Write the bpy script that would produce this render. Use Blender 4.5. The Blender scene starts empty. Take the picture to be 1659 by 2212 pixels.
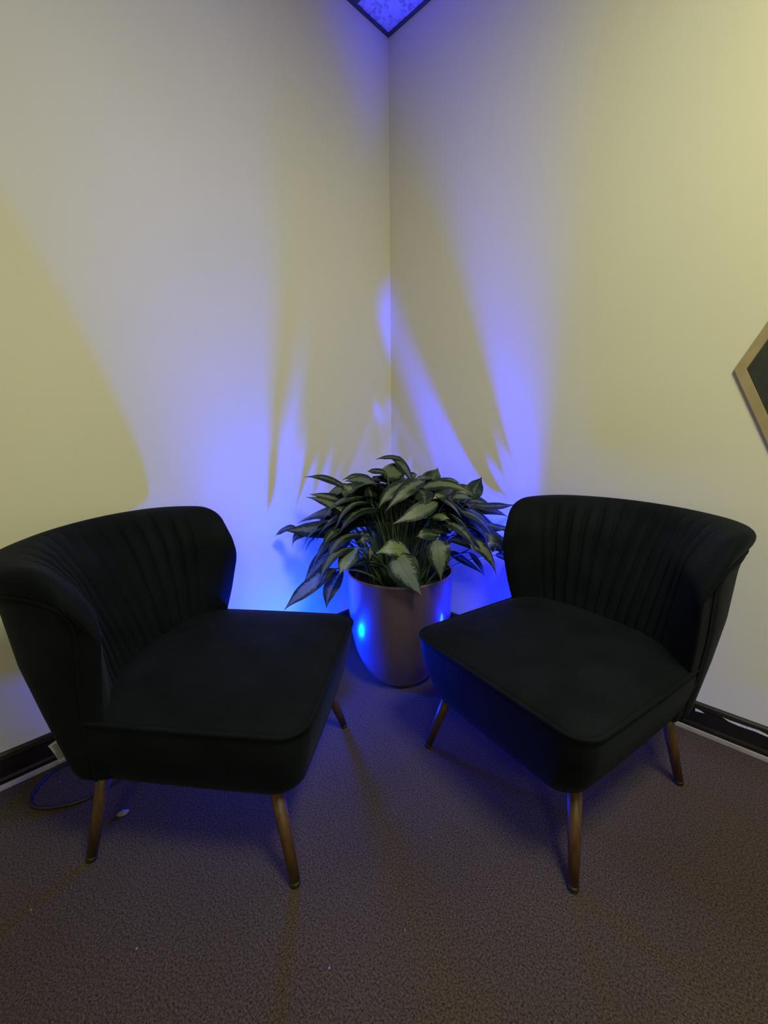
import bpy, bmesh, math, random
import numpy as np
from mathutils import Vector, Matrix

S = bpy.context.scene
C = S.collection
PI = math.pi

# ------------------------------------------------------------------ camera, world, light, exposure
cam_d = bpy.data.cameras.new('camera')
cam_d.sensor_fit = 'VERTICAL'
cam_d.sensor_height = 32.0
cam_d.lens = 905.0 / 2212.0 * 32.0
cam_d.clip_start = 0.02
cam = bpy.data.objects.new('camera', cam_d)
C.objects.link(cam)
S.camera = cam
yaw, pitch, roll = math.radians(134.62), math.radians(11.8), math.radians(-0.672)
fwd = Vector((math.cos(pitch) * math.cos(yaw), math.cos(pitch) * math.sin(yaw), -math.sin(pitch)))
r0 = Vector((math.sin(yaw), -math.cos(yaw), 0))
u0 = r0.cross(fwd)
rt = r0 * math.cos(roll) + u0 * math.sin(roll)
up = u0 * math.cos(roll) - r0 * math.sin(roll)
M = Matrix((rt, up, -fwd)).transposed().to_4x4()
M.translation = Vector((1.490, -1.570, 1.0))
cam.matrix_world = M

world = bpy.data.worlds.new('world')
S.world = world
world.use_nodes = True
world.node_tree.nodes['Background'].inputs[0].default_value = (1.0, 0.9, 0.7, 1)
world.node_tree.nodes['Background'].inputs[1].default_value = 0.02

S.view_settings.view_transform = 'Standard'
S.view_settings.look = 'None'
S.view_settings.gamma = 1.0
S.view_settings.exposure = 0.0
S.view_settings.use_curve_mapping = False

PANEL_POWER = (36.0, 24.0)               # two unseen ceiling panels, added for the ambient light
PANEL_COLOR = (0.96, 0.985, 0.58)
LED_LEFT = dict(loc=(0.262, -0.718, 0.0), color=(0.0, 0.035, 1.0), power=110.0, cone=70.0, spill=44.0, aim=(-0.06, 0.04, 1.0))
LED_RIGHT = dict(loc=(0.795, -0.155, 0.0), color=(0.002, 0.012, 1.0), power=520.0, cone=50.0, spill=14.0, aim=(-0.36, 0.03, 1.0))

ROOM = 4.2
CEIL = 2.617

# ------------------------------------------------------------------ helpers
def link(name, me, mat=None, parent=None):
    o = bpy.data.objects.new(name, me)
    C.objects.link(o)
    if mat is not None:
        me.materials.clear()
        me.materials.append(mat)
    if parent is not None:
        o.parent = parent
    return o

def bm_obj(name, bm, mat, parent=None, smooth=False):
    me = bpy.data.meshes.new(name)
    bmesh.ops.recalc_face_normals(bm, faces=bm.faces)
    bm.to_mesh(me)
    bm.free()
    if smooth:
        me.polygons.foreach_set('use_smooth', [True] * len(me.polygons))
    return link(name, me, mat, parent)

def tag(o, label, cat, group=None):
    o['label'] = label
    o['category'] = cat
    if group:
        o['group'] = group
    return o

def thing(name, label, cat, loc=(0, 0, 0), rz=0.0, group=None):
    o = bpy.data.objects.new(name, None)
    o.empty_display_size = 0.1
    C.objects.link(o)
    o.location = loc
    o.rotation_euler = (0, 0, rz)
    return tag(o, label, cat, group)

def struct(o):
    o['kind'] = 'structure'
    return o

def add_box(bm, lo, hi, bevel=0.0):
    r = bmesh.ops.create_cube(bm, size=1.0)
    vs = r['verts']
    for v in vs:
        v.co = Vector([lo[i] + (v.co[i] + 0.5) * (hi[i] - lo[i]) for i in range(3)])
    if bevel > 0:
        es = list({e for v in vs for e in v.link_edges})
        bmesh.ops.bevel(bm, geom=es, offset=bevel, segments=2, affect='EDGES', profile=0.6)

def box(name, lo, hi, mat, parent=None, bevel=0.0):
    bm = bmesh.new()
    add_box(bm, lo, hi, bevel)
    return bm_obj(name, bm, mat, parent, False)

def grid_bm(P, close_u=False, close_v=False, bm=None):
    """P[i][j] -> quads"""
    bm = bm or bmesh.new()
    n, m = len(P), len(P[0])
    V = [[bm.verts.new(P[i][j]) for j in range(m)] for i in range(n)]
    for i in range(n if close_u else n - 1):
        for j in range(m if close_v else m - 1):
            a, b = (i + 1) % n, (j + 1) % m
            try:
                bm.faces.new((V[i][j], V[a][j], V[a][b], V[i][b]))
            except ValueError:
                pass
    return bm, V

def tube_bm(pts, rad, n=8, bm=None, caps=True):
    bm = bm or bmesh.new()
    pts = [Vector(p) for p in pts]
    rads = rad if isinstance(rad, (list, tuple)) else [rad] * len(pts)
    rings = []
    ref = None
    for i, p in enumerate(pts):
        t = (pts[min(i + 1, len(pts) - 1)] - pts[max(i - 1, 0)]).normalized()
        if ref is None:
            ref = t.orthogonal().normalized()
        ref = (ref - t * ref.dot(t)).normalized()
        b = t.cross(ref)
        rings.append([bm.verts.new(p + (ref * math.cos(a) + b * math.sin(a)) * rads[i])
                      for a in [2 * PI * k / n for k in range(n)]])
    for i in range(len(rings) - 1):
        for k in range(n):
            bm.faces.new((rings[i][k], rings[i + 1][k], rings[i + 1][(k + 1) % n], rings[i][(k + 1) % n]))
    if caps:
        bm.faces.new(rings[0]); bm.faces.new(rings[-1])
    return bm

def lathe_bm(prof, n=64, bm=None, cap_start=False, cap_end=False, center=(0, 0)):
    bm = bm or bmesh.new()
    rings = []
    for r, z in prof:
        rings.append([bm.verts.new((center[0] + r * math.cos(2 * PI * k / n), center[1] + r * math.sin(2 * PI * k / n), z)) for k in range(n)])
    for i in range(len(rings) - 1):
        for k in range(n):
            bm.faces.new((rings[i][k], rings[i][(k + 1) % n], rings[i + 1][(k + 1) % n], rings[i + 1][k]))
    if cap_start:
        bm.faces.new(rings[0])
    if cap_end:
        bm.faces.new(rings[-1])
    return bm

def bez(p0, pm, p2, t):
    """quadratic curve through pm at t=.5"""
    p1 = pm * 2 - (p0 + p2) * 0.5
    return p0 * (1 - t) ** 2 + p1 * 2 * t * (1 - t) + p2 * t * t

def catmull(pts, per=8):
    pts = [Vector(p) for p in pts]
    P = [pts[0] * 2 - pts[1]] + pts + [pts[-1] * 2 - pts[-2]]
    out = []
    for i in range(1, len(P) - 2):
        for k in range(per):
            t = k / per
            a, b, c, d = P[i - 1], P[i], P[i + 1], P[i + 2]
            out.append(0.5 * ((2 * b) + (c - a) * t + (2 * a - 5 * b + 4 * c - d) * t * t + (3 * b - a - 3 * c + d) * t ** 3))
    out.append(pts[-1])
    return out

# ------------------------------------------------------------------ materials
def new_mat(name):
    m = bpy.data.materials.new(name)
    m.use_nodes = True
    nt = m.node_tree
    return m, nt, nt.nodes['Principled BSDF']

def node(nt, kind, **kw):
    n = nt.nodes.new(kind)
    for k, v in kw.items():
        if k.startswith('i_'):
            n.inputs[k[2:]].default_value = v
        else:
            setattr(n, k, v)
    return n

def simple(name, col, rough=0.5, metal=0.0, **extra):
    m, nt, b = new_mat(name)
    b.inputs['Base Color'].default_value = (*col, 1)
    b.inputs['Roughness'].default_value = rough
    b.inputs['Metallic'].default_value = metal
    for k, v in extra.items():
        b.inputs[k].default_value = v
    return m

def noisy(name, col_a, col_b, scale, rough, bump=0.0, bump_scale=None, detail=4.0, dist=0.002, lo=0.35, hi=0.65, **extra):
    m, nt, b = new_mat(name)
    tc = node(nt, 'ShaderNodeTexCoord')
    nz = node(nt, 'ShaderNodeTexNoise')
    nz.inputs['Scale'].default_value = scale
    nz.inputs['Detail'].default_value = detail
    nt.links.new(tc.outputs['Object'], nz.inputs['Vector'])
    cr = node(nt, 'ShaderNodeValToRGB')
    cr.color_ramp.elements[0].position = lo
    cr.color_ramp.elements[1].position = hi
    cr.color_ramp.elements[0].color = (*col_a, 1)
    cr.color_ramp.elements[1].color = (*col_b, 1)
    nt.links.new(nz.outputs['Fac'], cr.inputs['Fac'])
    nt.links.new(cr.outputs['Color'], b.inputs['Base Color'])
    b.inputs['Roughness'].default_value = rough
    if bump > 0:
        n2 = node(nt, 'ShaderNodeTexNoise')
        n2.inputs['Scale'].default_value = bump_scale or scale
        n2.inputs['Detail'].default_value = 3.0
        nt.links.new(tc.outputs['Object'], n2.inputs['Vector'])
        bp = node(nt, 'ShaderNodeBump')
        bp.inputs['Strength'].default_value = bump
        bp.inputs['Distance'].default_value = dist
        nt.links.new(n2.outputs['Fac'], bp.inputs['Height'])
        nt.links.new(bp.outputs['Normal'], b.inputs['Normal'])
    for k, v in extra.items():
        b.inputs[k].default_value = v
    return m

MAT = {}
MAT['wall'] = noisy('wall_paint', (0.70, 0.665, 0.55), (0.74, 0.70, 0.58), 1.2, 0.75, 0.25, 220.0, dist=0.0006)
MAT['carpet'] = None
def carpet():
    m, nt, b = new_mat('brown_carpet')
    tc = node(nt, 'ShaderNodeTexCoord')
    n1 = node(nt, 'ShaderNodeTexNoise'); n1.inputs['Scale'].default_value = 260.0; n1.inputs['Detail'].default_value = 5.0; n1.inputs['Roughness'].default_value = 0.7
    n2 = node(nt, 'ShaderNodeTexNoise'); n2.inputs['Scale'].default_value = 2.2; n2.inputs['Detail'].default_value = 3.0
    vo = node(nt, 'ShaderNodeTexNoise'); vo.inputs['Scale'].default_value = 620.0; vo.inputs['Detail'].default_value = 3.0; vo.inputs['Roughness'].default_value = 0.7; vo.inputs['Distortion'].default_value = 1.2
    for n in (n1, n2, vo):
        nt.links.new(tc.outputs['Object'], n.inputs['Vector'])
    cr = node(nt, 'ShaderNodeValToRGB')
    cr.color_ramp.elements[0].position = 0.36; cr.color_ramp.elements[0].color = (0.024, 0.0170, 0.0155, 1)
    cr.color_ramp.elements[1].position = 0.66; cr.color_ramp.elements[1].color = (0.180, 0.130, 0.108, 1)
    nt.links.new(n1.outputs['Fac'], cr.inputs['Fac'])
    mx = node(nt, 'ShaderNodeMixRGB', blend_type='MULTIPLY'); mx.inputs['Fac'].default_value = 0.5
    c2 = node(nt, 'ShaderNodeValToRGB')
    c2.color_ramp.elements[0].position = 0.35; c2.color_ramp.elements[0].color = (0.70, 0.68, 0.66, 1)
    c2.color_ramp.elements[1].position = 0.65; c2.color_ramp.elements[1].color = (1, 1, 1, 1)
    nt.links.new(n2.outputs['Fac'], c2.inputs['Fac'])
    nt.links.new(cr.outputs['Color'], mx.inputs['Color1']); nt.links.new(c2.outputs['Color'], mx.inputs['Color2'])
    nt.links.new(mx.outputs['Color'], b.inputs['Base Color'])
    b.inputs['Roughness'].default_value = 0.95
    b.inputs['Specular IOR Level'].default_value = 0.1
    add = node(nt, 'ShaderNodeMath', operation='ADD')
    nt.links.new(n1.outputs['Fac'], add.inputs[0]); nt.links.new(vo.outputs['Fac'], add.inputs[1])
    bp = node(nt, 'ShaderNodeBump'); bp.inputs['Strength'].default_value = 0.8; bp.inputs['Distance'].default_value = 0.003
    nt.links.new(add.outputs[0], bp.inputs['Height']); nt.links.new(bp.outputs['Normal'], b.inputs['Normal'])
    return m
MAT['carpet'] = carpet()
MAT['tile'] = noisy('ceiling_tile', (0.34, 0.33, 0.31), (0.60, 0.59, 0.57), 55.0, 0.9, 0.8, 60.0, dist=0.004, lo=0.38, hi=0.52)
MAT['grid'] = simple('dark_ceiling_grid', (0.06, 0.055, 0.05), 0.5)
MAT['base'] = noisy('dark_brown_baseboard', (0.008, 0.006, 0.006), (0.016, 0.012, 0.011), 8.0, 0.32)
MAT['strip'] = noisy('tan_edge_strip', (0.34, 0.30, 0.22), (0.42, 0.37, 0.28), 20.0, 0.6)
MAT['scuff'] = noisy('white_scuff', (0.55, 0.54, 0.52), (0.75, 0.74, 0.72), 120.0, 0.6)

def velvet(name, base, sheen):
    m, nt, b = new_mat(name)
    tc = node(nt, 'ShaderNodeTexCoord')
    nz = node(nt, 'ShaderNodeTexNoise'); nz.inputs['Scale'].default_value = 9.0; nz.inputs['Detail'].default_value = 4.0
    fine = node(nt, 'ShaderNodeTexNoise'); fine.inputs['Scale'].default_value = 420.0; fine.inputs['Detail'].default_value = 2.0
    nt.links.new(tc.outputs['Object'], nz.inputs['Vector']); nt.links.new(tc.outputs['Object'], fine.inputs['Vector'])
    cr = node(nt, 'ShaderNodeValToRGB')
    cr.color_ramp.elements[0].position = 0.35; cr.color_ramp.elements[0].color = (*[x * 0.75 for x in base], 1)
    cr.color_ramp.elements[1].position = 0.7; cr.color_ramp.elements[1].color = (*[x * 1.3 for x in base], 1)
    nt.links.new(nz.outputs['Fac'], cr.inputs['Fac']); nt.links.new(cr.outputs['Color'], b.inputs['Base Color'])
    b.inputs['Roughness'].default_value = 0.72
    b.inputs['Specular IOR Level'].default_value = 0.06
    b.inputs['Sheen Weight'].default_value = sheen
    b.inputs['Sheen Roughness'].default_value = 0.45
    b.inputs['Sheen Tint'].default_value = (0.55, 0.65, 0.9, 1)
    bp = node(nt, 'ShaderNodeBump'); bp.inputs['Strength'].default_value = 0.35; bp.inputs['Distance'].default_value = 0.001
    nt.links.new(fine.outputs['Fac'], bp.inputs['Height']); nt.links.new(bp.outputs['Normal'], b.inputs['Normal'])
    return m
MAT['velvet'] = velvet('black_velvet', (0.0052, 0.0066, 0.0105), 0.035)

def wood():
    m, nt, b = new_mat('walnut_leg')
    tc = node(nt, 'ShaderNodeTexCoord')
    mp = node(nt, 'ShaderNodeMapping'); mp.inputs['Scale'].default_value = (60, 60, 6)
    nz = node(nt, 'ShaderNodeTexNoise'); nz.inputs['Scale'].default_value = 2.0; nz.inputs['Detail'].default_value = 5.0
    nt.links.new(tc.outputs['Object'], mp.inputs['Vector']); nt.links.new(mp.outputs['Vector'], nz.inputs['Vector'])
    cr = node(nt, 'ShaderNodeValToRGB')
    cr.color_ramp.elements[0].position = 0.3; cr.color_ramp.elements[0].color = (0.050, 0.022, 0.010, 1)
    cr.color_ramp.elements[1].position = 0.7; cr.color_ramp.elements[1].color = (0.098, 0.046, 0.018, 1)
    nt.links.new(nz.outputs['Fac'], cr.inputs['Fac']); nt.links.new(cr.outputs['Color'], b.inputs['Base Color'])
    b.inputs['Roughness'].default_value = 0.45
    return m
MAT['wood'] = wood()
MAT['glide'] = simple('dark_glide', (0.02, 0.015, 0.012), 0.5)
MAT['label'] = simple('white_label_cloth', (0.72, 0.71, 0.68), 0.8)
MAT['ink'] = simple('grey_ink', (0.12, 0.12, 0.13), 0.8)
MAT['cord'] = simple('black_cord', (0.012, 0.011, 0.013), 0.45)
MAT['scrap'] = noisy('pale_scrap', (0.20, 0.195, 0.21), (0.30, 0.29, 0.30), 90.0, 0.9)
MAT['pot'] = noisy('champagne_pot_lacquer', (0.12, 0.078, 0.12), (0.15, 0.10, 0.15), 300.0, 0.32, Metallic=0.3)
_b = MAT['pot'].node_tree.nodes['Principled BSDF']
_b.inputs['Coat Weight'].default_value = 1.0
_b.inputs['Coat Roughness'].default_value = 0.1
MAT['liner'] = simple('dark_nursery_pot', (0.02, 0.016, 0.014), 0.5)
MAT['soil'] = noisy('potting_soil', (0.012, 0.009, 0.007), (0.05, 0.035, 0.025), 90.0, 1.0, 1.0, 110.0, dist=0.01)
MAT['gold'] = noisy('satin_gold_frame', (0.40, 0.31, 0.185), (0.46, 0.36, 0.22), 14.0, 0.42, Metallic=0.35)
MAT['slate'] = noisy('charcoal_panel', (0.018, 0.019, 0.020), (0.026, 0.027, 0.028), 60.0, 0.7)
MAT['stem'] = noisy('green_stem', (0.045, 0.080, 0.040), (0.080, 0.125, 0.065), 40.0, 0.45)
MAT['lamp_body'] = simple('black_lamp_body', (0.01, 0.01, 0.011), 0.4)

def emit(name, col, s):
    m, nt, b = new_mat(name)
    b.inputs['Base Color'].default_value = (*col, 1)
    b.inputs['Emission Color'].default_value = (*col, 1)
    b.inputs['Emission Strength'].default_value = s
    return m
MAT['lens_left'] = emit('blue_lens_left', LED_LEFT['color'], 30.0)
MAT['lens_right'] = emit('blue_lens_right', LED_RIGHT['color'], 30.0)
MAT['diffuser'] = emit('panel_diffuser', PANEL_COLOR, 1.0)

def leaf_mat():
    m, nt, b = new_mat('variegated_leaf')
    uv = node(nt, 'ShaderNodeUVMap', uv_map='leaf')
    sep = node(nt, 'ShaderNodeSeparateXYZ')
    nt.links.new(uv.outputs['UV'], sep.inputs[0])
    oi = node(nt, 'ShaderNodeObjectInfo')
    # |u| across the blade (0 at the midrib, 1 at the margin)
    sub = node(nt, 'ShaderNodeMath', operation='SUBTRACT'); sub.inputs[1].default_value = 0.5
    nt.links.new(sep.outputs['X'], sub.inputs[0])
    ab = node(nt, 'ShaderNodeMath', operation='ABSOLUTE'); nt.links.new(sub.outputs[0], ab.inputs[0])
    a2 = node(nt, 'ShaderNodeMath', operation='MULTIPLY'); a2.inputs[1].default_value = 2.0
    nt.links.new(ab.outputs[0], a2.inputs[0])
    # feathered noise, slanted along the side veins
    k = node(nt, 'ShaderNodeMath', operation='MULTIPLY'); k.inputs[1].default_value = -0.35
    nt.links.new(a2.outputs[0], k.inputs[0])
    vv = node(nt, 'ShaderNodeMath', operation='ADD'); nt.links.new(sep.outputs['Y'], vv.inputs[0]); nt.links.new(k.outputs[0], vv.inputs[1])
    cmb = node(nt, 'ShaderNodeCombineXYZ')
    nt.links.new(sep.outputs['X'], cmb.inputs['X']); nt.links.new(vv.outputs[0], cmb.inputs['Y'])
    rnd = node(nt, 'ShaderNodeMath', operation='MULTIPLY'); rnd.inputs[1].default_value = 57.0
    nt.links.new(oi.outputs['Random'], rnd.inputs[0]); nt.links.new(rnd.outputs[0], cmb.inputs['Z'])
    mp = node(nt, 'ShaderNodeMapping'); mp.inputs['Scale'].default_value = (6.0, 16.0, 1.0)
    nt.links.new(cmb.outputs[0], mp.inputs['Vector'])
    nz = node(nt, 'ShaderNodeTexNoise'); nz.inputs['Scale'].default_value = 1.6; nz.inputs['Detail'].default_value = 5.0; nz.inputs['Roughness'].default_value = 0.65
    nt.links.new(mp.outputs[0], nz.inputs['Vector'])
    # pale where |u| + 1.5*(noise-.5) < width (object colour red = how pale the leaf is)
    oc = node(nt, 'ShaderNodeSeparateColor'); nt.links.new(oi.outputs['Color'], oc.inputs[0])
    nm = node(nt, 'ShaderNodeMath', operation='MULTIPLY_ADD'); nm.inputs[1].default_value = 1.9; nm.inputs[2].default_value = -0.95
    nt.links.new(nz.outputs['Fac'], nm.inputs[0])
    sm = node(nt, 'ShaderNodeMath', operation='ADD'); nt.links.new(a2.outputs[0], sm.inputs[0]); nt.links.new(nm.outputs[0], sm.inputs[1])
    wd = node(nt, 'ShaderNodeMath', operation='MULTIPLY_ADD'); wd.inputs[1].default_value = 0.62; wd.inputs[2].default_value = 0.02
    nt.links.new(oc.outputs[0], wd.inputs[0])
    df = node(nt, 'ShaderNodeMath', operation='SUBTRACT'); nt.links.new(wd.outputs[0], df.inputs[0]); nt.links.new(sm.outputs[0], df.inputs[1])
    mk = node(nt, 'ShaderNodeMapRange'); mk.inputs['From Min'].default_value = -0.04; mk.inputs['From Max'].default_value = 0.06
    nt.links.new(df.outputs[0], mk.inputs['Value'])
    dark = node(nt, 'ShaderNodeRGB'); dark.outputs[0].default_value = (0.007, 0.021, 0.014, 1)
    pale = node(nt, 'ShaderNodeMixRGB'); pale.inputs['Color1'].default_value = (0.125, 0.150, 0.100, 1); pale.inputs['Color2'].default_value = (0.19, 0.235, 0.085, 1)
    nt.links.new(oc.outputs[1], pale.inputs['Fac'])
    mx = node(nt, 'ShaderNodeMixRGB')
    nt.links.new(mk.outputs['Result'], mx.inputs['Fac']); nt.links.new(dark.outputs[0], mx.inputs['Color1']); nt.links.new(pale.outputs[0], mx.inputs['Color2'])
    # thin pale midrib
    rib = node(nt, 'ShaderNodeMapRange'); rib.inputs['From Min'].default_value = 0.02; rib.inputs['From Max'].default_value = 0.06
    rib.inputs['To Min'].default_value = 0.6; rib.inputs['To Max'].default_value = 0.0
    nt.links.new(a2.outputs[0], rib.inputs['Value'])
    m2 = node(nt, 'ShaderNodeMixRGB'); m2.inputs['Color2'].default_value = (0.08, 0.11, 0.06, 1)
    nt.links.new(rib.outputs['Result'], m2.inputs['Fac']); nt.links.new(mx.outputs[0], m2.inputs['Color1'])
    nt.links.new(m2.outputs[0], b.inputs['Base Color'])
    b.inputs['Roughness'].default_value = 0.42
    b.inputs['Specular IOR Level'].default_value = 0.35
    tr = node(nt, 'ShaderNodeBsdfTranslucent'); nt.links.new(m2.outputs[0], tr.inputs['Color'])
    ms = node(nt, 'ShaderNodeMixShader'); ms.inputs['Fac'].default_value = 0.15
    out = nt.nodes['Material Output']
    nt.links.new(b.outputs[0], ms.inputs[1]); nt.links.new(tr.outputs[0], ms.inputs[2]); nt.links.new(ms.outputs[0], out.inputs['Surface'])
    return m
MAT['leaf'] = leaf_mat()

# ------------------------------------------------------------------ room shell
struct(box('floor', (-0.1, -ROOM - 0.1, -0.1), (ROOM + 0.1, 0.1, 0.0), MAT['carpet']))
struct(box('wall_left', (-0.12, -ROOM - 0.1, 0.0), (0.0, 0.12, CEIL + 0.15), MAT['wall']))
struct(box('wall_right', (0.0, 0.0, 0.0), (ROOM + 0.1, 0.12, CEIL + 0.15), MAT['wall']))
struct(box('wall_back', (0.0, -ROOM - 0.12, 0.0), (ROOM, -ROOM, CEIL + 0.15), MAT['wall']))
struct(box('wall_front', (ROOM, -ROOM - 0.1, 0.0), (ROOM + 0.12, 0.0, CEIL + 0.15), MAT['wall']))

ceiling = struct(box('ceiling', (0.0, -ROOM, CEIL + 0.03), (ROOM, 0.0, CEIL + 0.13), MAT['tile']))
PITCH = 0.61
xs = [0.0] + [0.42 + PITCH * k for k in range(7) if 0.42 + PITCH * k < ROOM - 0.05] + [ROOM]
ys = [0.0] + [0.205 + PITCH * k for k in range(7) if 0.205 + PITCH * k < ROOM - 0.05] + [ROOM]
PANELS = [(3, 2), (5, 5)]
tile_cache = {}
for i in range(len(xs) - 1):
    for j in range(len(ys) - 1):
        if (i, j) in PANELS:
            continue
        lo = (xs[i] + 0.002, -ys[j + 1] + 0.002, CEIL + 0.004)
        hi = (xs[i + 1] - 0.002, -ys[j] - 0.002, CEIL + 0.022)
        size = (round(hi[0] - lo[0], 3), round(hi[1] - lo[1], 3))
        if size not in tile_cache:
            bm = bmesh.new()
            add_box(bm, (-size[0] / 2, -size[1] / 2, -0.009), (size[0] / 2, size[1] / 2, 0.009))
            me = bpy.data.meshes.new('ceiling_tile'); bm.to_mesh(me); bm.free()
            me.materials.append(MAT['tile'])
            tile_cache[size] = me
        t = link('ceiling_tile', tile_cache[size], None, ceiling)
        t.location = ((lo[0] + hi[0]) / 2, (lo[1] + hi[1]) / 2, CEIL + 0.013)
for x in xs[1:-1]:
    box('grid_tee', (x - 0.012, -ROOM, CEIL - 0.002), (x + 0.012, 0.0, CEIL + 0.0035), MAT['grid'], ceiling)
for y in ys[1:-1]:
    box('grid_tee', (0.0, -y - 0.012, CEIL - 0.0025), (ROOM, -y + 0.012, CEIL + 0.003), MAT['grid'], ceiling)
def wall_angle(name, horizontal_lo, horizontal_hi, vertical_lo, vertical_hi):
    bm = bmesh.new()
    add_box(bm, horizontal_lo, horizontal_hi)
    add_box(bm, vertical_lo, vertical_hi)
    return struct(bm_obj(name, bm, MAT['grid']))
wall_angle('trim_1', (0.0, -ROOM, CEIL - 0.003), (0.012, 0.0, CEIL + 0.003), (0.0, -ROOM, CEIL - 0.003), (0.002, 0.0, CEIL + 0.022))
wall_angle('trim_2', (0.012, -0.012, CEIL - 0.003), (ROOM, 0.0, CEIL + 0.003), (0.012, -0.002, CEIL - 0.003), (ROOM, 0.0, CEIL + 0.022))

# unseen lay-in panels added to supply room light, behind the photographer
for n, (i, j) in enumerate(PANELS):
    cx, cy = (xs[i] + xs[i + 1]) / 2, -(ys[j] + ys[j + 1]) / 2
    where = ['nearer the right wall', 'farther from the right wall'][n]
    p = thing('added_ceiling_light', 'unseen square lay-in ceiling panel added for ambient light, ' + where, 'ceiling light', (cx, cy, CEIL - 0.002), 0, 'added ceiling light panels')
    bm = bmesh.new()
    h = 0.29
    for a, b_ in (((-h, -h), (h, -h + 0.03)), ((-h, h - 0.03), (h, h)), ((-h, -h + 0.03), (-h + 0.03, h - 0.03)), ((h - 0.03, -h + 0.03), (h, h - 0.03))):
        add_box(bm, (a[0], a[1], 0.006), (b_[0], b_[1], 0.03))
    bm_obj('frame', bm, MAT['label'], p)
    box('diffuser', (-h + 0.03, -h + 0.03, 0.012), (h - 0.03, h - 0.03, 0.02), MAT['diffuser'], p)
    ld = bpy.data.lights.new('panel_light', 'AREA')
    ld.shape = 'SQUARE'; ld.size = 0.52; ld.energy = PANEL_POWER[n]; ld.color = PANEL_COLOR
    lo_ = bpy.data.objects.new('panel_light', ld); C.objects.link(lo_); lo_.parent = p; lo_.location = (0, 0, -0.004)

# baseboards: dark vinyl base with a rounded top and a toe, tan strip along the carpet
def baseboard(name, along, length):
    prof = [(0.0, 0.018), (0.013, 0.018), (0.0125, 0.028), (0.010, 0.036), (0.010, 0.082), (0.011, 0.090), (0.009, 0.101), (0.005, 0.106), (0.0, 0.107)]
    bm = bmesh.new()
    ends = []
    for d in (0.0, length):
        ends.append([bm.verts.new((o_, -d, z) if along == 'y' else (d, -o_, z)) for o_, z in prof])
    for k in range(len(prof) - 1):
        bm.faces.new((ends[0][k], ends[0][k + 1], ends[1][k + 1], ends[1][k]))
    bm.faces.new(ends[0]); bm.faces.new(ends[1])
    return struct(bm_obj(name, bm, MAT['base']))
bl = baseboard('baseboard_left', 'y', ROOM)
br = baseboard('baseboard_right', 'x', ROOM)
struct(box('trim_3', (0.0, -ROOM, 0.0), (0.016, 0.0, 0.017), MAT['strip'], None, 0.003))
struct(box('trim_4', (0.016, -0.016, 0.0), (ROOM, 0.0, 0.017), MAT['strip'], None, 0.003))

def scuff(pts):
    """thin chip of bare white on the face of the right baseboard, pts = (x, z)"""
    bm = bmesh.new()
    f = [bm.verts.new((x, -0.0112, z)) for x, z in pts]
    g = [bm.verts.new((x, -0.0095, z)) for x, z in pts]
    bm.faces.new(f); bm.faces.new(g)
    n = len(pts)
    for k in range(n):
        bm.faces.new((f[k], f[(k + 1) % n], g[(k + 1) % n], g[k]))
    o = bm_obj('scuff_mark', bm, MAT['scuff'], br)
    o['label'] = 'white scuff on the dark baseboard'
scuff([(1.3620, 0.0862), (1.3731, 0.0849), (1.3858, 0.0797), (1.3626, 0.0765)])
scuff([(1.4303, 0.0901), (1.4486, 0.0885), (1.4859, 0.0895), (1.5175, 0.0912), (1.5376, 0.0869), (1.5784, 0.0840), (1.5800, 0.0795), (1.5384, 0.0805), (1.5081, 0.0827), (1.4761, 0.0808), (1.4471, 0.0827)])

# ------------------------------------------------------------------ hexagonal wall panel
hx = thing('wall_panel', 'black hexagonal panel in a gold frame hung on the right wall', 'wall art', (1.628, -0.0, 1.138))
def hexagon(r):
    return [(r * math.cos(PI / 3 * k + PI), 1.21 * r * math.sin(PI / 3 * k + PI)) for k in range(6)]
R_OUT, R_IN = 0.300, 0.272
bm = bmesh.new()
o_f = [bm.verts.new((x, -0.009, z)) for x, z in hexagon(R_OUT)]
o_b = [bm.verts.new((x, -0.0005, z)) for x, z in hexagon(R_OUT)]
i_f = [bm.verts.new((x, -0.009, z)) for x, z in hexagon(R_IN)]
i_b = [bm.verts.new((x, -0.004, z)) for x, z in hexagon(R_IN)]
for k in range(6):
    q = (k + 1) % 6
    bm.faces.new((o_f[k], o_f[q], i_f[q], i_f[k])); bm.faces.new((o_f[k], o_b[k], o_b[q], o_f[q])); bm.faces.new((i_f[k], i_f[q], i_b[q], i_b[k]))
bmesh.ops.bevel(bm, geom=[e for e in bm.edges if all(abs(v.co.y + 0.009) < 1e-5 for v in e.verts) and not ({*e.verts} & set(o_f) and {*e.verts} & set(i_f))], offset=0.0015, segments=1, affect='EDGES')
bm_obj('frame', bm, MAT['gold'], hx)
bm = bmesh.new()
pf = [bm.verts.new((x, -0.0055, z)) for x, z in hexagon(R_IN - 0.001)]
pb = [bm.verts.new((x, -0.002, z)) for x, z in hexagon(R_IN - 0.001)]
bm.faces.new(pf); bm.faces.new(pb)
for k in range(6):
    bm.faces.new((pf[k], pf[(k + 1) % 6], pb[(k + 1) % 6], pb[k]))
bm_obj('panel', bm, MAT['slate'], hx)

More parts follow.
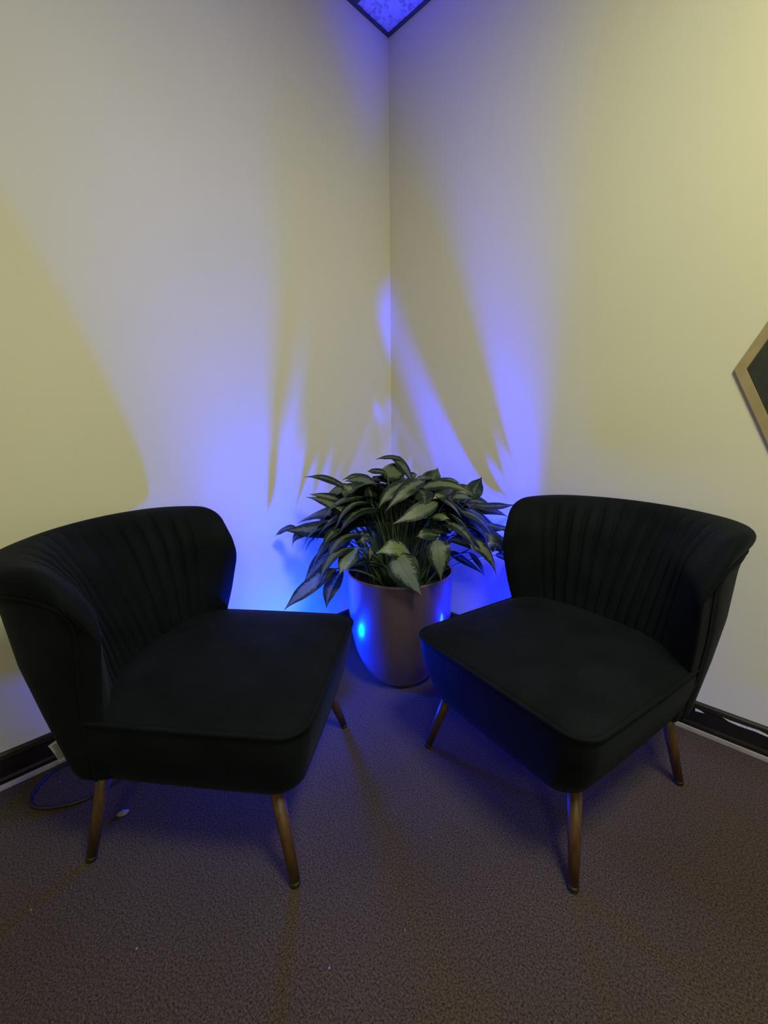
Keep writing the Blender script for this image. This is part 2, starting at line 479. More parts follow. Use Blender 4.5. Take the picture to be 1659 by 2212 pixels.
# ------------------------------------------------------------------ velvet slipper chair (local: +x front, +y sitter's left, z up)
Z0, ZT = 0.224, 0.754
def lerp(a, b, t):
    return a + (b - a) * t
def table(s, xs_, ys_):
    return float(np.interp(s, xs_, ys_))
def sm(t):
    t = min(max(t, 0.0), 1.0)
    return t * t * (3 - 2 * t)
SK = [0.0, 0.32, 0.55, 0.78, 0.90, 1.0]
SEC = dict(xi0=[-0.190, -0.222, -0.262, -0.315, -0.345, -0.366],      # inner face, middle of the back
           xie=[-0.165, -0.135, -0.108, -0.086, -0.088, -0.098],      # inner face, front end of the wing
           bi=[0.235, 0.262, 0.272, 0.281, 0.288, 0.294],
           xo0=[-0.292, -0.336, -0.370, -0.392, -0.402, -0.410],      # outer face
           xoe=[-0.190, -0.165, -0.140, -0.118, -0.118, -0.126],
           bo=[0.253, 0.279, 0.294, 0.299, 0.302, 0.305])
NEXP = 3.8
_W = np.linspace(-1, 1, 1201)
_A = np.linspace(-PI / 2, PI / 2, 1201)
_cache = {}
def curves(s):
    """arc-length tables of the inner and the outer plan curve at height s"""
    k = round(s, 5)
    if k not in _cache:
        q = {n: table(s, SK, v) for n, v in SEC.items()}
        inner = np.stack([q['xi0'] + (q['xie'] - q['xi0']) * np.abs(_W) ** 2.1, q['bi'] * _W], 1)
        c_, s_ = np.clip(np.cos(_A), 0, 1), np.sin(_A)
        outer = np.stack([q['xoe'] + (q['xo0'] - q['xoe']) * c_ ** (2 / NEXP), q['bo'] * np.sign(s_) * np.abs(s_) ** (2 / NEXP)], 1)
        out = []
        for p in (inner, outer):
            d = np.concatenate([[0], np.cumsum(np.linalg.norm(np.diff(p, axis=0), axis=1))])
            out.append((d, p))
        _cache[k] = out
    return _cache[k]
def curve_pt(s, which, t):
    d, p = curves(s)[which]
    x = t * d[-1]
    return Vector((float(np.interp(x, d, p[:, 0])), float(np.interp(x, d, p[:, 1])), 0))
ARC = float(curves(0.6)[0][0][-1])
R_END, R_CORNER, S1 = 0.046, 0.070, 0.93
N_CH, T_A, T_B = 12, 0.17, 0.83
def top_of(t):
    e = min(t, 1 - t) * ARC
    z = ZT - 0.014 * abs(2 * t - 1) ** 2
    if e < R_CORNER:
        z -= R_CORNER - math.sqrt(max(R_CORNER ** 2 - (R_CORNER - e) ** 2, 0))
    return z
def channel(t, s):
    if t <= T_A - 0.005 or t >= T_B + 0.005:
        return 0.0
    k = (t - T_A) / (T_B - T_A) * N_CH
    d = 1 - min(1.0, abs(math.sin(PI * k)) * 1.35) ** 0.8
    edge = sm((t - T_A + 0.005) / 0.012) * sm((T_B + 0.005 - t) / 0.012)
    return -0.015 * d * edge
def back_pt(t, s, side, extra=0.0):
    """side +1 inner face, -1 outer face"""
    I, O_ = curve_pt(s, 0, t), curve_pt(s, 1, t)
    m = (I + O_) * 0.5
    h = (I - O_) * 0.5
    n = h.normalized()
    f = 1.0
    e = min(t, 1 - t) * ARC
    if e < R_END:
        f *= math.sqrt(max(1 - (1 - e / R_END) ** 2, 0))
    if s > S1:
        f *= math.sqrt(max(1 - ((s - S1) / (1 - S1)) ** 2, 0))
    if s < 0.06:
        f *= 1 - 0.10 * (1 - s / 0.06) ** 2
    if side > 0:
        fade = sm(s / 0.2) * (1 - 0.65 * sm((s - 0.90) / 0.1)) * f
        q = m + h * f + n * channel(t, s) * fade
    else:
        q = m - h * f - n * extra
    flare = (0.016 + 0.020 * sm((abs(2 * t - 1) - 0.3) / 0.5)) * sm((s - 0.80) / 0.20)
    q = q - n * flare
    z = Z0 + (top_of(t) - Z0) * s
    return Vector((q.x, q.y, z))

def dense_t():
    ends = [0.5 * R_END / ARC * (1 - math.cos(PI / 2 * k / 7)) * 2 for k in range(8)]
    mid = list(np.linspace(ends[-1], 1 - ends[-1], 181))
    return ends[:-1] + mid + [1 - e for e in reversed(ends[:-1])]
TS = dense_t()
SS = [0.0, 0.015, 0.03, 0.06] + list(np.linspace(0.12, S1, 26)) + [S1 + (1 - S1) * math.sin(PI / 2 * k / 7) for k in range(1, 8)]

def make_backrest(parent):
    P = []
    for t in TS:
        P.append([back_pt(t, s, 1) for s in SS] + [back_pt(t, s, -1) for s in reversed(SS[:-1])])
    bm, V = grid_bm(P)
    # bottom closed strip
    for i in range(len(P) - 1):
        bm.faces.new((V[i][0], V[i][-1], V[i + 1][-1], V[i + 1][0]))
    bmesh.ops.remove_doubles(bm, verts=bm.verts, dist=0.00015)
    return bm_obj('backrest', bm, MAT['velvet'], parent, True)

def make_back_cover(parent):
    """plain outer cover with a tucked seam all round"""
    t0, t1 = 0.032, 0.968
    s_hi = 0.875
    P = []
    tt = [t0] + list(np.linspace(t0 + 0.004, t1 - 0.004, 80)) + [t1]
    ss = [0.0] + list(np.linspace(0.01, s_hi - 0.012, 26)) + [s_hi]
    for i, t in enumerate(tt):
        row = []
        for j, s in enumerate(ss):
            edge = i in (0, len(tt) - 1) or j in (0, len(ss) - 1)
            row.append(back_pt(t, s, -1, -0.003 if edge else 0.007))
        P.append(row)
    bm, V = grid_bm(P)
    return bm_obj('back_cover', bm, MAT['velvet'], parent, True)

def make_back_piping(parent):
    t0, t1, s_hi = 0.026, 0.974, 0.888
    pts = [back_pt(t0, s, -1, 0.001) for s in np.linspace(0.0, s_hi, 30)]
    pts += [back_pt(t, s_hi, -1, 0.001) for t in np.linspace(t0 + 0.01, t1 - 0.01, 70)]
    pts += [back_pt(t1, s, -1, 0.001) for s in np.linspace(s_hi, 0.0, 30)]
    return bm_obj('piping', tube_bm(pts, 0.0035, 6), MAT['velvet'], parent, True)

def rrect(hx0, hx1, hy, r, n=9):
    """rounded rectangle outline, front corners rounder, same count every time"""
    pts = []
    for cx, cy, a0 in ((hx1 - r, hy - r, 0), (hx0 + r * 0.5, hy - r * 0.5, PI / 2), (hx0 + r * 0.5, -hy + r * 0.5, PI), (hx1 - r, -hy + r, 3 * PI / 2)):
        rr = r if cx > 0 else r * 0.5
        for k in range(n):
            a = a0 + PI / 2 * k / (n - 1)
            pts.append((cx + rr * math.cos(a), cy + rr * math.sin(a)))
    # gentle outward bow of the straight sides is done by the caller
    out = []
    m = len(pts)
    for k in range(m):
        a, b = pts[k], pts[(k + 1) % m]
        d = math.hypot(b[0] - a[0], b[1] - a[1])
        out.append(a)
        if d > 0.08:
            for q in range(1, 12):
                out.append((lerp(a[0], b[0], q / 12), lerp(a[1], b[1], q / 12)))
    return out

SX0, SX1, SHY = -0.255, 0.292, 0.272
def seat_outline(front, half, r, bow):
    o = rrect(SX0, front, half, r)
    res = []
    for x, y in o:
        fx = 1 - (y / half) ** 2
        fy = 1 - ((x - 0.02) / 0.29) ** 2
        res.append((x + bow * max(fx, 0) * sm((x - 0.1) / 0.15), y + math.copysign(bow * max(fy, 0) * sm((abs(y) - 0.1) / 0.1), y)))
    return res
def make_seat_base(parent):
    lv = [(0.205, 0.190, 0.040, 0.192), (0.232, 0.206, 0.050, 0.1935), (0.246, 0.218, 0.055, 0.201), (0.258, 0.231, 0.056, 0.218), (0.268, 0.246, 0.056, 0.250),
          (0.281, 0.262, 0.056, 0.300), (0.288, 0.270, 0.056, 0.340), (0.290, 0.273, 0.056, 0.372), (0.288, 0.271, 0.056, 0.392), (0.280, 0.263, 0.054, 0.402)]
    P = [[Vector((x, y, z)) for x, y in seat_outline(f, h, r, 0.004)] for f, h, r, z in lv]
    bm, V = grid_bm(P, close_v=True)
    bm.faces.new(V[0]); bm.faces.new(V[-1])
    return bm_obj('seat_base', bm, MAT['velvet'], parent, True)
def make_seat_cushion(parent):
    rings = []
    for q in (1.0, 0.985, 0.96, 0.92, 0.86, 0.76, 0.62, 0.45, 0.25, 0.08):
        z = 0.400 + 0.030 * (1 - q ** 5) ** 0.8 if q < 1 else 0.399
        rings.append([Vector((0.02 + (x - 0.02) * q, y * q, z - 0.004 * (abs(y) / 0.27) ** 2)) for x, y in seat_outline(SX1 - 0.004, SHY - 0.004, 0.056, 0.004)])
    bm, V = grid_bm(rings, close_v=True)
    bm.faces.new(V[-1])
    return bm_obj('seat_cushion', bm, MAT['velvet'], parent, True)
def make_seat_piping(parent):
    o = [p for p in seat_outline(SX1 + 0.001, SHY + 0.001, 0.056, 0.004)]
    pts = [Vector((x, y, 0.3985 - 0.004 * (abs(y) / 0.27) ** 2)) for x, y in o]
    k = next(i for i in range(len(o)) if o[i][0] < -0.2)
    # open loop that starts and ends behind the backrest
    idx = [(i + k) % len(o) for i in range(len(o))]
    seq = [pts[i] for i in idx]
    return bm_obj('seat_piping', tube_bm(seq + [seq[0]], 0.0048, 8), MAT['velvet'], parent, True)
def make_leg(parent, sx, sy):
    top = Vector((0.212 * sx - (0.012 if sx > 0 else 0.0), 0.205 * sy, 0.205 if sx > 0 else 0.238))
    foot = Vector((0.250 * sx, 0.252 * sy, 0.0))
    d = (foot - top).normalized()
    a = [top, lerp(top, foot, 0.5), lerp(top, foot, 0.955)]
    o = bm_obj('leg', tube_bm(a, [0.0165, 0.0138, 0.0112], 16), MAT['wood'], parent, True)
    bm = tube_bm([a[-1] - d * 0.002, a[-1] + d * 0.002, lerp(top, foot, 0.99), foot], [0.0115, 0.0118, 0.0112, 0.008], 14)
    for v in bm.verts:
        v.co.z = max(v.co.z, 0.0)
    bm_obj('glide', bm, MAT['glide'], o, True)
    return o

def copy_tree(src):
    r = src.copy(); C.objects.link(r)
    for ch in list(src.children):
        c = ch.copy(); C.objects.link(c); c.parent = r
        for g in list(ch.children):
            d = g.copy(); C.objects.link(d); d.parent = c
    return r

chair_r = thing('slipper_chair', 'black velvet channel-back slipper chair in front of the right wall, facing left', 'chair', group='black velvet slipper chairs')
make_backrest(chair_r)
make_back_cover(chair_r)
make_back_piping(chair_r)
make_seat_base(chair_r)
make_seat_cushion(chair_r)
make_seat_piping(chair_r)
for sx in (1, -1):
    for sy in (1, -1):
        make_leg(chair_r, sx, sy)
chair_l = copy_tree(chair_r)
chair_r.location = (1.0755, -0.4725, 0); chair_r.rotation_euler = (0, 0, math.atan2(-0.977, -0.215))
chair_l.location = (0.4715, -1.139, 0); chair_l.rotation_euler = (0, 0, math.atan2(0.610, 0.793))
chair_l['label'] = 'black velvet channel-back slipper chair by the left wall, white care tag hanging at its rear'

# care tag hanging from the rear near corner of the left chair
def quad_bm(pts, thick):
    bm = bmesh.new()
    a, b, c, d = [Vector(p) for p in pts]
    n = (b - a).cross(d - a).normalized() * thick
    P = []
    for i in range(6):
        row = []
        for j in range(5):
            u, v = i / 5, j / 4
            row.append(lerp(lerp(a, b, u), lerp(d, c, u), v) + n * 4 * math.sin(PI * v) * 0.6)
        P.append(row)
    bm, V = grid_bm(P)
    r = bmesh.ops.solidify(bm, geom=bm.faces[:], thickness=thick)
    return bm
TAG = [Vector((-0.325, -0.235, 0.290)), Vector((-0.296, -0.232, 0.311)), Vector((-0.278, -0.232, 0.266)), Vector((-0.304, -0.235, 0.250))]
ct = bm_obj('care_tag', quad_bm(TAG, 0.0006), MAT['label'], chair_l, False)
ct['label'] = 'white printed care tag'
bm = bmesh.new()
a, b, c_, d = TAG
for u, v0, v1 in ((0.16, 0.50, 0.92), (0.36, 0.12, 0.94), (0.50, 0.10, 0.90), (0.66, 0.14, 0.94), (0.80, 0.10, 0.86)):
    q = []
    for uu, vv in ((u, v0), (u + 0.05, v0), (u + 0.05, v1), (u, v1)):
        p = lerp(lerp(a, b, uu), lerp(d, c_, uu), vv)
        q.append(bm.verts.new((p.x, p.y - 0.0032, p.z)))
    bm.faces.new(q)
    k = [bm.verts.new((v.co.x, v.co.y + 0.003, v.co.z)) for v in q]
    bm.faces.new(k)
bm_obj('print_lines', bm, MAT['ink'], ct, False)

# ------------------------------------------------------------------ blue uplights on the carpet behind the chairs
def uplight(spec, lens, label):
    t = thing('uplight', label, 'lamp', spec['loc'], 0, 'blue uplights')
    bm = lathe_bm([(0.030, 0.0), (0.041, 0.0), (0.043, 0.004), (0.043, 0.078), (0.045, 0.080), (0.045, 0.112), (0.0435, 0.114), (0.041, 0.112), (0.039, 0.094)], 32, cap_start=True)
    bm_obj('housing', bm, MAT['lamp_body'], t, True)
    bm_obj('lens', lathe_bm([(0.0385, 0.090), (0.0385, 0.094), (0.035, 0.102), (0.027, 0.108), (0.015, 0.1115), (0.003, 0.1125)], 32, cap_start=True, cap_end=True), lens, t, True)
    ld = bpy.data.lights.new('uplight_beam', 'SPOT')
    ld.energy = spec['power']; ld.color = spec['color']; ld.spot_size = math.radians(spec['cone']); ld.spot_blend = 1.0; ld.shadow_soft_size = 0.028
    lo_ = bpy.data.objects.new('uplight_beam', ld); C.objects.link(lo_); lo_.parent = t
    lo_.location = (0, 0, 0.142); lo_.rotation_euler = Vector(spec['aim']).to_track_quat('-Z', 'Y').to_euler()
    ld = bpy.data.lights.new('uplight_spill', 'POINT')
    ld.energy = spec['spill']; ld.color = spec['color']; ld.shadow_soft_size = 0.03
    lo_ = bpy.data.objects.new('uplight_spill', ld); C.objects.link(lo_); lo_.parent = t
    lo_.location = (0, 0, 0.126)
    return t
uplight(LED_LEFT, MAT['lens_left'], 'small round blue uplight on the carpet behind the left chair')
uplight(LED_RIGHT, MAT['lens_right'], 'small round blue uplight on the carpet behind the right chair')

# ------------------------------------------------------------------ potted plant
PX, PY = 0.435, -0.417
plant = thing('potted_plant', 'bushy variegated green plant in a glossy champagne pot in the corner', 'plant', (PX, PY, 0))
prof = [(0.098, 0.0), (0.108, 0.002), (0.120, 0.010), (0.134, 0.028), (0.151, 0.058), (0.168, 0.095), (0.181, 0.135), (0.192, 0.185), (0.199, 0.24), (0.203, 0.30), (0.205, 0.36), (0.206, 0.42), (0.2065, 0.442), (0.2065, 0.447), (0.205, 0.450), (0.202, 0.451), (0.199, 0.449), (0.1975, 0.44), (0.196, 0.40), (0.194, 0.34)]
bm_obj('pot', lathe_bm(prof, 96, cap_start=True), MAT['pot'], plant, True)
bm_obj('nursery_pot', lathe_bm([(0.150, 0.30), (0.168, 0.36), (0.171, 0.415), (0.176, 0.418), (0.178, 0.413), (0.174, 0.36), (0.160, 0.30)], 64), MAT['liner'], plant, True)
rng = random.Random(4)
bm = bmesh.new()
rings = []
for r in (0.0, 0.03, 0.06, 0.09, 0.12, 0.145, 0.169):
    rings.append([Vector((r * math.cos(2 * PI * k / 48), r * math.sin(2 * PI * k / 48), 0.388 + 0.012 * (1 - r / 0.17) + rng.uniform(-0.004, 0.004))) for k in range(48)])
bm, _V = grid_bm(rings, close_v=True)
bmesh.ops.remove_doubles(bm, verts=bm.verts, dist=0.0001)
bm_obj('soil', bm, MAT['soil'], plant, False)

def leaf_mesh(p0, pm, p2, side, w, wav, seed):
    rg = random.Random(seed)
    N, A = 14, 6
    me = bpy.data.meshes.new('leaf')
    vs, fs, uvs = [], [], []
    ph = rg.uniform(0, 6.28)
    for i in range(N + 1):
        t = i / N
        p = bez(p0, pm, p2, t)
        e = 0.01
        T = (bez(p0, pm, p2, min(t + e, 1)) - bez(p0, pm, p2, max(t - e, 0))).normalized()
        s = (side - T * side.dot(T)).normalized()
        n = s.cross(T)
        if n.z < 0:
            n = -n
        prof_ = (math.sin(PI * min(t, 1) ** 0.80) ** 0.85) * (1 - 0.55 * max(0, t - 0.72) / 0.28) if t < 1 else 0.0
        hw = max(w * 0.5 * prof_, 0.0008)
        for j in range(A + 1):
            a = (j / A) * 2 - 1
            lift = 0.16 * abs(a) * hw - 0.22 * a * a * hw + wav * hw * abs(a) ** 2 * math.sin(9 * t + ph + (1.3 if a > 0 else 0))
            vs.append(p + s * (a * hw) + n * lift)
            uvs.append((j / A, t))
    q = A + 1
    for i in range(N):
        for j in range(A):
            fs.append((i * q + j, i * q + j + 1, (i + 1) * q + j + 1, (i + 1) * q + j))
    me.from_pydata([tuple(v) for v in vs], [], fs)
    lay = me.uv_layers.new(name='leaf')
    for poly in me.polygons:
        for li, vi in zip(poly.loop_indices, poly.vertices):
            lay.data[li].uv = uvs[vi]
    me.polygons.foreach_set('use_smooth', [True] * len(me.polygons))
    return me

def stem_to(base, tdir, seed):
    rg = random.Random(seed)
    flat = Vector((base.x, base.y, 0))
    d = flat.length
    st = flat * (min(0.10, 0.35 * d) / max(d, 1e-4)) + Vector((rg.uniform(-0.03, 0.03), rg.uniform(-0.03, 0.03), 0))
    st.z = 0.385
    c1 = st + (flat - Vector((st.x, st.y, 0))) * 0.30
    c1.z = lerp(st.z, base.z, 0.62) + 0.02
    pts = []
    for k in range(9):
        t = k / 8
        pts.append(st * (1 - t) ** 2 + c1 * 2 * t * (1 - t) + base * t * t)
    pts.append(base + tdir * 0.006)
    return pts

LEAVES = [
    (0.364, -0.672, 0.496, 0.346, -0.783, 0.457, 0.314, -0.867, 0.386, -0.841, -0.088, 0.534, 0.059, 0.9),
    (0.348, -0.632, 0.477, 0.363, -0.7, 0.434, 0.38, -0.739, 0.372, -0.827, -0.499, 0.261, 0.057, 0.2),
    (0.42, -0.62, 0.576, 0.438, -0.685, 0.551, 0.447, -0.731, 0.509, -0.795, -0.44, 0.418, 0.061, 0.9),
    (0.356, -0.598, 0.583, 0.29, -0.685, 0.512, 0.235, -0.735, 0.413, -0.865, 0.178, 0.469, 0.078, 0.5),
    (0.289, -0.591, 0.576, 0.265, -0.641, 0.542, 0.245, -0.672, 0.499, -0.921, 0.159, 0.355, 0.049, 0.2),
    (0.38, -0.602, 0.631, 0.235, -0.654, 0.617, 0.084, -0.711, 0.596, -0.276, 0.486, 0.83, 0.074, 0.5),
    (0.131, -0.681, 0.61, 0.076, -0.705, 0.598, 0.046, -0.727, 0.566, -0.593, 0.629, 0.502, 0.04, 0.3),
    (0.352, -0.628, 0.635, 0.35, -0.685, 0.622, 0.344, -0.717, 0.572, -0.897, -0.201, 0.395, 0.037, 0.3),
    (0.22, -0.614, 0.612, 0.146, -0.682, 0.588, 0.127, -0.699, 0.527, -0.792, 0.421, 0.442, 0.055, 0.3),
    (0.274, -0.537, 0.633, 0.149, -0.557, 0.652, 0.026, -0.609, 0.595, -0.312, 0.843, 0.438, 0.089, 0.6),
    (0.345, -0.608, 0.656, 0.289, -0.632, 0.716, 0.206, -0.681, 0.739, -0.149, 0.855, 0.497, 0.045, 0.7),
    (0.282, -0.53, 0.704, 0.239, -0.596, 0.732, 0.207, -0.666, 0.748, -0.57, 0.517, 0.638, 0.042, 0.6),
    (0.286, -0.526, 0.708, 0.232, -0.535, 0.749, 0.182, -0.567, 0.729, -0.132, 0.695, 0.707, 0.076, 0.9),
    (0.371, -0.53, 0.703, 0.329, -0.568, 0.762, 0.3, -0.581, 0.785, -0.009, 0.853, 0.522, 0.074, 0.4),
    (0.315, -0.568, 0.761, 0.233, -0.601, 0.803, 0.151, -0.65, 0.806, -0.289, 0.833, 0.473, 0.037, 0.2),
    (0.302, -0.43, 0.78, 0.245, -0.455, 0.798, 0.198, -0.498, 0.784, -0.454, 0.724, 0.519, 0.05, 0.4),
    (0.356, -0.463, 0.774, 0.307, -0.494, 0.794, 0.26, -0.536, 0.788, -0.478, 0.714, 0.511, 0.068, 0.7),
    (0.383, -0.532, 0.689, 0.356, -0.598, 0.704, 0.322, -0.656, 0.72, -0.492, 0.433, 0.756, 0.052, 0.1),
    (0.331, -0.471, 0.686, 0.272, -0.526, 0.704, 0.229, -0.578, 0.701, -0.648, 0.671, 0.361, 0.053, 0.6),
    (0.399, -0.531, 0.669, 0.385, -0.585, 0.679, 0.356, -0.625, 0.659, -0.814, 0.323, 0.483, 0.047, 0.3),
    (0.339, -0.505, 0.634, 0.308, -0.533, 0.637, 0.279, -0.56, 0.627, -0.5, 0.452, 0.739, 0.05, 0.2),
    (0.39, -0.566, 0.621, 0.408, -0.59, 0.605, 0.426, -0.588, 0.573, -0.6, -0.794, -0.1, 0.06, 0.3),
    (0.395, -0.522, 0.708, 0.398, -0.533, 0.757, 0.389, -0.54, 0.791, 0.01, 0.976, 0.22, 0.053, 0.2),
    (0.47, -0.385, 0.79, 0.453, -0.428, 0.861, 0.43, -0.462, 0.876, -0.098, 0.762, 0.64, 0.046, 0.6),
    (0.455, -0.425, 0.871, 0.43, -0.462, 0.884, 0.391, -0.498, 0.875, -0.532, 0.504, 0.681, 0.023, 0.3),
    (0.46, -0.421, 0.827, 0.434, -0.458, 0.827, 0.41, -0.508, 0.834, -0.139, 0.165, 0.976, 0.069, 0.9),
    (0.436, -0.484, 0.828, 0.413, -0.518, 0.837, 0.39, -0.539, 0.834, -0.532, 0.52, 0.668, 0.03, 0.2),
    (0.428, -0.356, 0.787, 0.439, -0.346, 0.805, 0.453, -0.333, 0.808, 0.727, -0.175, -0.664, 0.038, 0.6),
    (0.488, -0.314, 0.77, 0.498, -0.292, 0.8, 0.504, -0.272, 0.833, 0.721, 0.482, -0.497, 0.064, 0),
    (0.44, -0.291, 0.785, 0.447, -0.284, 0.803, 0.453, -0.265, 0.82, 0.668, 0.451, -0.591, 0.012, 0),
    (0.621, -0.22, 0.715, 0.627, -0.2, 0.756, 0.645, -0.184, 0.8, 0.801, 0.431, -0.415, 0.067, 0.1),
    (0.522, -0.297, 0.773, 0.54, -0.253, 0.784, 0.568, -0.214, 0.775, 0.672, -0.356, -0.649, 0.045, 0.7),
    (0.54, -0.429, 0.767, 0.626, -0.405, 0.797, 0.715, -0.351, 0.766, 0.306, -0.691, -0.655, 0.051, 0.7),
    (0.528, -0.386, 0.795, 0.536, -0.487, 0.78, 0.515, -0.574, 0.712, -0.754, -0.219, 0.619, 0.056, 0.6),
    (0.483, -0.4, 0.793, 0.475, -0.502, 0.769, 0.469, -0.562, 0.714, -0.754, -0.235, 0.614, 0.049, 0.5),
    (0.522, -0.406, 0.702, 0.51, -0.457, 0.734, 0.484, -0.494, 0.739, -0.403, 0.492, 0.772, 0.051, 0.1),
    (0.556, -0.442, 0.772, 0.593, -0.462, 0.757, 0.606, -0.478, 0.729, -0.7, -0.661, -0.27, 0.064, 0.05),
    (0.629, -0.348, 0.766, 0.625, -0.406, 0.763, 0.614, -0.443, 0.746, -0.684, -0.052, 0.728, 0.045, 0.8),
    (0.66, -0.279, 0.732, 0.646, -0.332, 0.746, 0.629, -0.375, 0.73, -0.75, 0.227, 0.622, 0.038, 0.8),
    (0.59, -0.303, 0.726, 0.622, -0.273, 0.752, 0.658, -0.24, 0.729, 0.368, -0.361, -0.857, 0.07, 0.15),
    (0.616, -0.414, 0.734, 0.607, -0.504, 0.714, 0.568, -0.594, 0.679, -0.623, -0.071, 0.779, 0.06, 0.95),
    (0.586, -0.414, 0.675, 0.626, -0.418, 0.685, 0.658, -0.402, 0.677, 0.142, -0.77, -0.622, 0.043, 0.8),
    (0.572, -0.4, 0.659, 0.609, -0.394, 0.643, 0.645, -0.374, 0.616, -0.055, -0.8, -0.598, 0.058, 0.1),
    (0.55, -0.23, 0.682, 0.595, -0.108, 0.666, 0.682, -0.031, 0.627, 0.644, -0.567, -0.513, 0.083, 0.4),
    (0.525, -0.172, 0.682, 0.566, -0.094, 0.687, 0.633, -0.032, 0.646, 0.61, -0.604, -0.514, 0.075, 0.2),
    (0.588, -0.141, 0.681, 0.643, -0.091, 0.675, 0.713, -0.032, 0.681, 0.568, -0.652, -0.502, 0.049, 0.2),
    (0.534, -0.218, 0.644, 0.535, -0.136, 0.645, 0.567, -0.066, 0.626, 0.829, -0.24, -0.504, 0.066, 0.6),
    (0.543, -0.237, 0.63, 0.579, -0.109, 0.619, 0.635, -0.044, 0.579, 0.606, -0.459, -0.65, 0.077, 0.2),
    (0.584, -0.227, 0.573, 0.585, -0.117, 0.602, 0.687, -0.032, 0.562, 0.68, -0.394, -0.618, 0.075, 0.3),
    (0.57, -0.185, 0.585, 0.6, -0.077, 0.576, 0.713, -0.032, 0.582, 0.633, -0.602, -0.486, 0.067, 0.6),
    (0.594, -0.204, 0.577, 0.639, -0.122, 0.562, 0.706, -0.06, 0.535, 0.407, -0.539, -0.738, 0.066, 0.1),
    (0.628, -0.376, 0.589, 0.735, -0.332, 0.579, 0.773, -0.27, 0.463, 0.099, -0.814, -0.573, 0.057, 0.85),
    (0.635, -0.152, 0.525, 0.68, -0.112, 0.529, 0.695, -0.098, 0.479, 0.013, -0.656, -0.755, 0.075, 0.1),
    (0.682, -0.123, 0.484, 0.711, -0.097, 0.478, 0.751, -0.06, 0.441, 0.324, -0.746, -0.582, 0.036, 0.3),
    (0.562, -0.274, 0.507, 0.605, -0.235, 0.478, 0.67, -0.174, 0.411, 0.265, -0.802, -0.535, 0.039, 0.05),
    (0.631, -0.238, 0.513, 0.661, -0.21, 0.47, 0.678, -0.194, 0.415, 0.05, -0.923, -0.382, 0.029, 0.05),
    (0.646, -0.455, 0.611, 0.679, -0.492, 0.578, 0.69, -0.489, 0.482, -0.769, -0.632, -0.095, 0.083, 0.95),
    (0.633, -0.425, 0.616, 0.612, -0.472, 0.628, 0.592, -0.504, 0.621, -0.489, 0.31, 0.815, 0.045, 0.1),
    (0.55, -0.569, 0.567, 0.606, -0.579, 0.524, 0.658, -0.552, 0.44, -0.477, -0.723, -0.499, 0.107, 0.95),
    (0.575, -0.506, 0.531, 0.564, -0.57, 0.587, 0.524, -0.634, 0.577, -0.315, 0.43, 0.846, 0.073, 1),
    (0.423, -0.564, 0.565, 0.438, -0.577, 0.545, 0.434, -0.58, 0.514, -0.756, -0.653, 0.046, 0.022, 0.5),
    (0.433, -0.501, 0.479, 0.396, -0.561, 0.502, 0.352, -0.615, 0.479, -0.726, 0.509, 0.462, 0.037, 0.1),
]

def add_leaf(p0, pm, p2, side, w, tone, seed):
    me = leaf_mesh(p0, pm, p2, side, w, 0.10, seed)
    lf = link('leaf', me, MAT['leaf'], plant)
    rg = random.Random(seed * 7 + 1)
    lf.color = (tone, 1.0 if tone > 0.97 else rg.uniform(0, 0.5), 0, 1)
    td = (pm - p0).normalized()
    bm_obj('stem', tube_bm(stem_to(p0, td, seed), [0.0042, 0.004, 0.0038, 0.0036, 0.0034, 0.0032, 0.003, 0.0028, 0.0026, 0.002], 6), MAT['stem'], plant, True)
O = Vector((PX, PY, 0))
for n, q in enumerate(LEAVES):
    add_leaf(Vector(q[0:3]) - O, Vector(q[3:6]) - O, Vector(q[6:9]) - O, Vector(q[9:12]), q[12], q[13], n)
# the leaves of the crown's inside and far side
rng = random.Random(11)
for n in range(140):
    az = math.radians(135) + math.radians(126) * (2 * (n + 0.5) / 140 - 1) + rng.uniform(-0.12, 0.12)
    lean = (n * 0.618034) % 1.0
    back = 0.5 + 0.5 * math.cos(az - math.radians(135))
    rb = 0.03 + 0.20 * lean
    zb = 0.79 - (0.20 - 0.11 * back) * lean + rng.uniform(-0.07, 0.0)
    ln = rng.uniform(0.14, 0.21)
    d = Vector((math.cos(az), math.sin(az), 0))
    reach = 0.395 / max(abs(d.x) if d.x < 0 else 0.2, abs(d.y) if d.y > 0 else 0.2)
    ln = min(ln, (reach - rb) * 0.97)
    p0 = d * rb + Vector((0, 0, zb))
    pm = p0 + d * ln * 0.52 + Vector((0, 0, 0.022 - 0.03 * lean))
    p2 = p0 + d * ln * (0.98 - 0.12 * lean) + Vector((0, 0, -0.035 - 0.07 * lean))
    add_leaf(p0, pm, p2, Vector((-d.y, d.x, rng.uniform(-0.3, 0.3))), rng.uniform(0.062, 0.085), rng.uniform(0.1, 0.8), 200 + n)

for n in range(36):
    az = math.radians(135) + math.radians(120) * (2 * (n + 0.5) / 36 - 1) + rng.uniform(-0.1, 0.1)
    d = Vector((math.cos(az), math.sin(az), 0))
    rb = rng.uniform(0.02, 0.10)
    zb = rng.uniform(0.60, 0.74)
    ln = rng.uniform(0.15, 0.20)
    p0 = d * rb + Vector((0, 0, zb))
    pm = p0 + d * ln * 0.52 + Vector((0, 0, 0.02))
    p2 = p0 + d * ln * 0.97 + Vector((0, 0, -0.03))
    add_leaf(p0, pm, p2, Vector((-d.y, d.x, rng.uniform(-0.3, 0.3))), rng.uniform(0.065, 0.085), rng.uniform(0.1, 0.6), 500 + n)

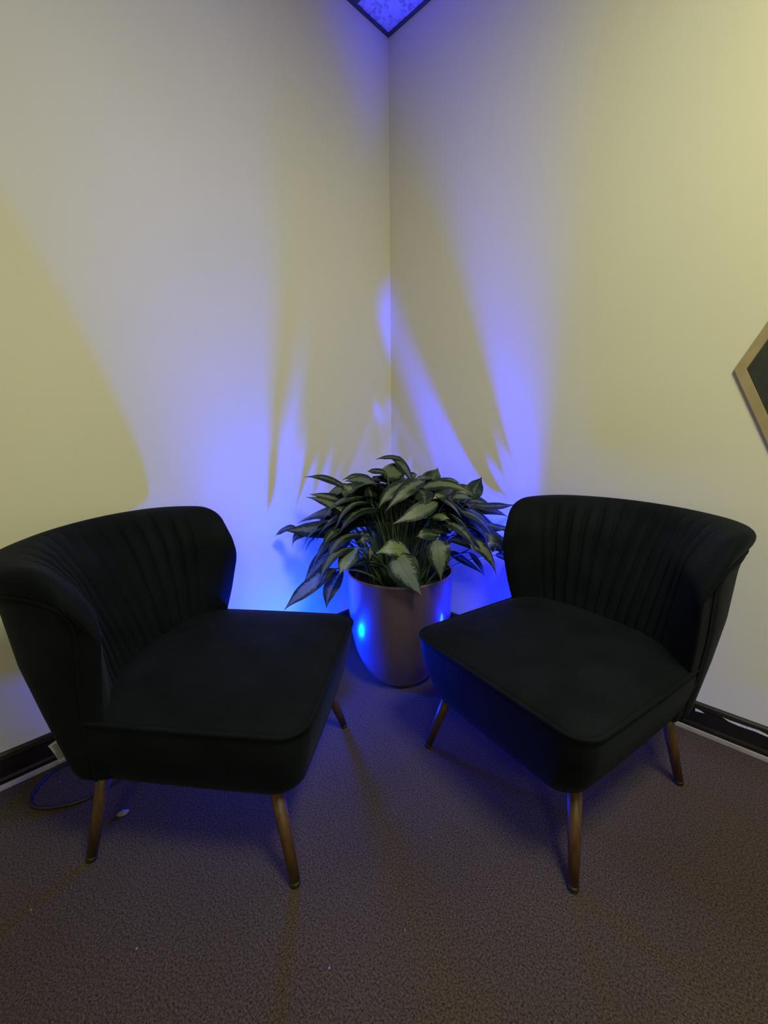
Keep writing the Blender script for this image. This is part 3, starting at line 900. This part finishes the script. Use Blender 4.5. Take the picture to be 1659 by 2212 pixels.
# ------------------------------------------------------------------ small things on the carpet
cord_pts = catmull([(0.085, -1.395, 0.0045), (0.040, -1.440, 0.0045), (0.034, -1.492, 0.0045), (0.050, -1.525, 0.0045), (0.078, -1.553, 0.0045), (0.114, -1.570, 0.0045), (0.148, -1.568, 0.0045), (0.180, -1.544, 0.0045), (0.212, -1.498, 0.0045), (0.224, -1.459, 0.0045), (0.223, -1.435, 0.0045), (0.215, -1.36, 0.0045), (0.20, -1.22, 0.0045), (0.205, -1.0, 0.0045), (0.225, -0.80, 0.0045), (0.232, -0.772, 0.0045)], 8)
tag(bm_obj('power_cord', tube_bm(cord_pts, 0.0042, 8), MAT['cord'], None, True), 'thin black power cord looping on the carpet behind the left chair', 'cord')
rng = random.Random(5)
bm = bmesh.new()
bmesh.ops.create_icosphere(bm, subdivisions=3, radius=1.0)
for v in bm.verts:
    k = 1 + rng.uniform(-0.10, 0.10)
    v.co = Vector((v.co.x * 0.014 * k, v.co.y * 0.008 * k, max(v.co.z, -0.6) * 0.005 * k + 0.003))
for v in bm.verts:
    v.co.z = max(v.co.z, 0.0)
sc = bm_obj('scrap', bm, MAT['scrap'], None, True)
sc.location = (0.344, -1.404, 0.0); sc.rotation_euler = (0, 0, math.radians(75))
tag(sc, 'small pale oval scrap lying on the carpet under the left chair', 'scrap')
SPK = [(0.442, -0.726), (0.459, -1.605), (1.053, -1.081), (0.696, -1.469), (0.991, -1.225), (0.098, -1.502), (0.117, -1.542), (0.971, -0.891)]
bm = bmesh.new()
for x, y in SPK:
    r = bmesh.ops.create_icosphere(bm, subdivisions=1, radius=rng.uniform(0.0012, 0.0020))
    sx_, sy_ = rng.uniform(0.6, 1.5), rng.uniform(0.6, 1.5)
    for v in r['verts']:
        v.co = Vector((v.co.x * sx_ + x, v.co.y * sy_ + y, max(v.co.z + 0.001, 0.0)))
lint = bm_obj('lint_specks', bm, MAT['scrap'], None, True)
lint['kind'] = 'stuff'
tag(lint, 'tiny white lint specks scattered over the brown carpet', 'lint')
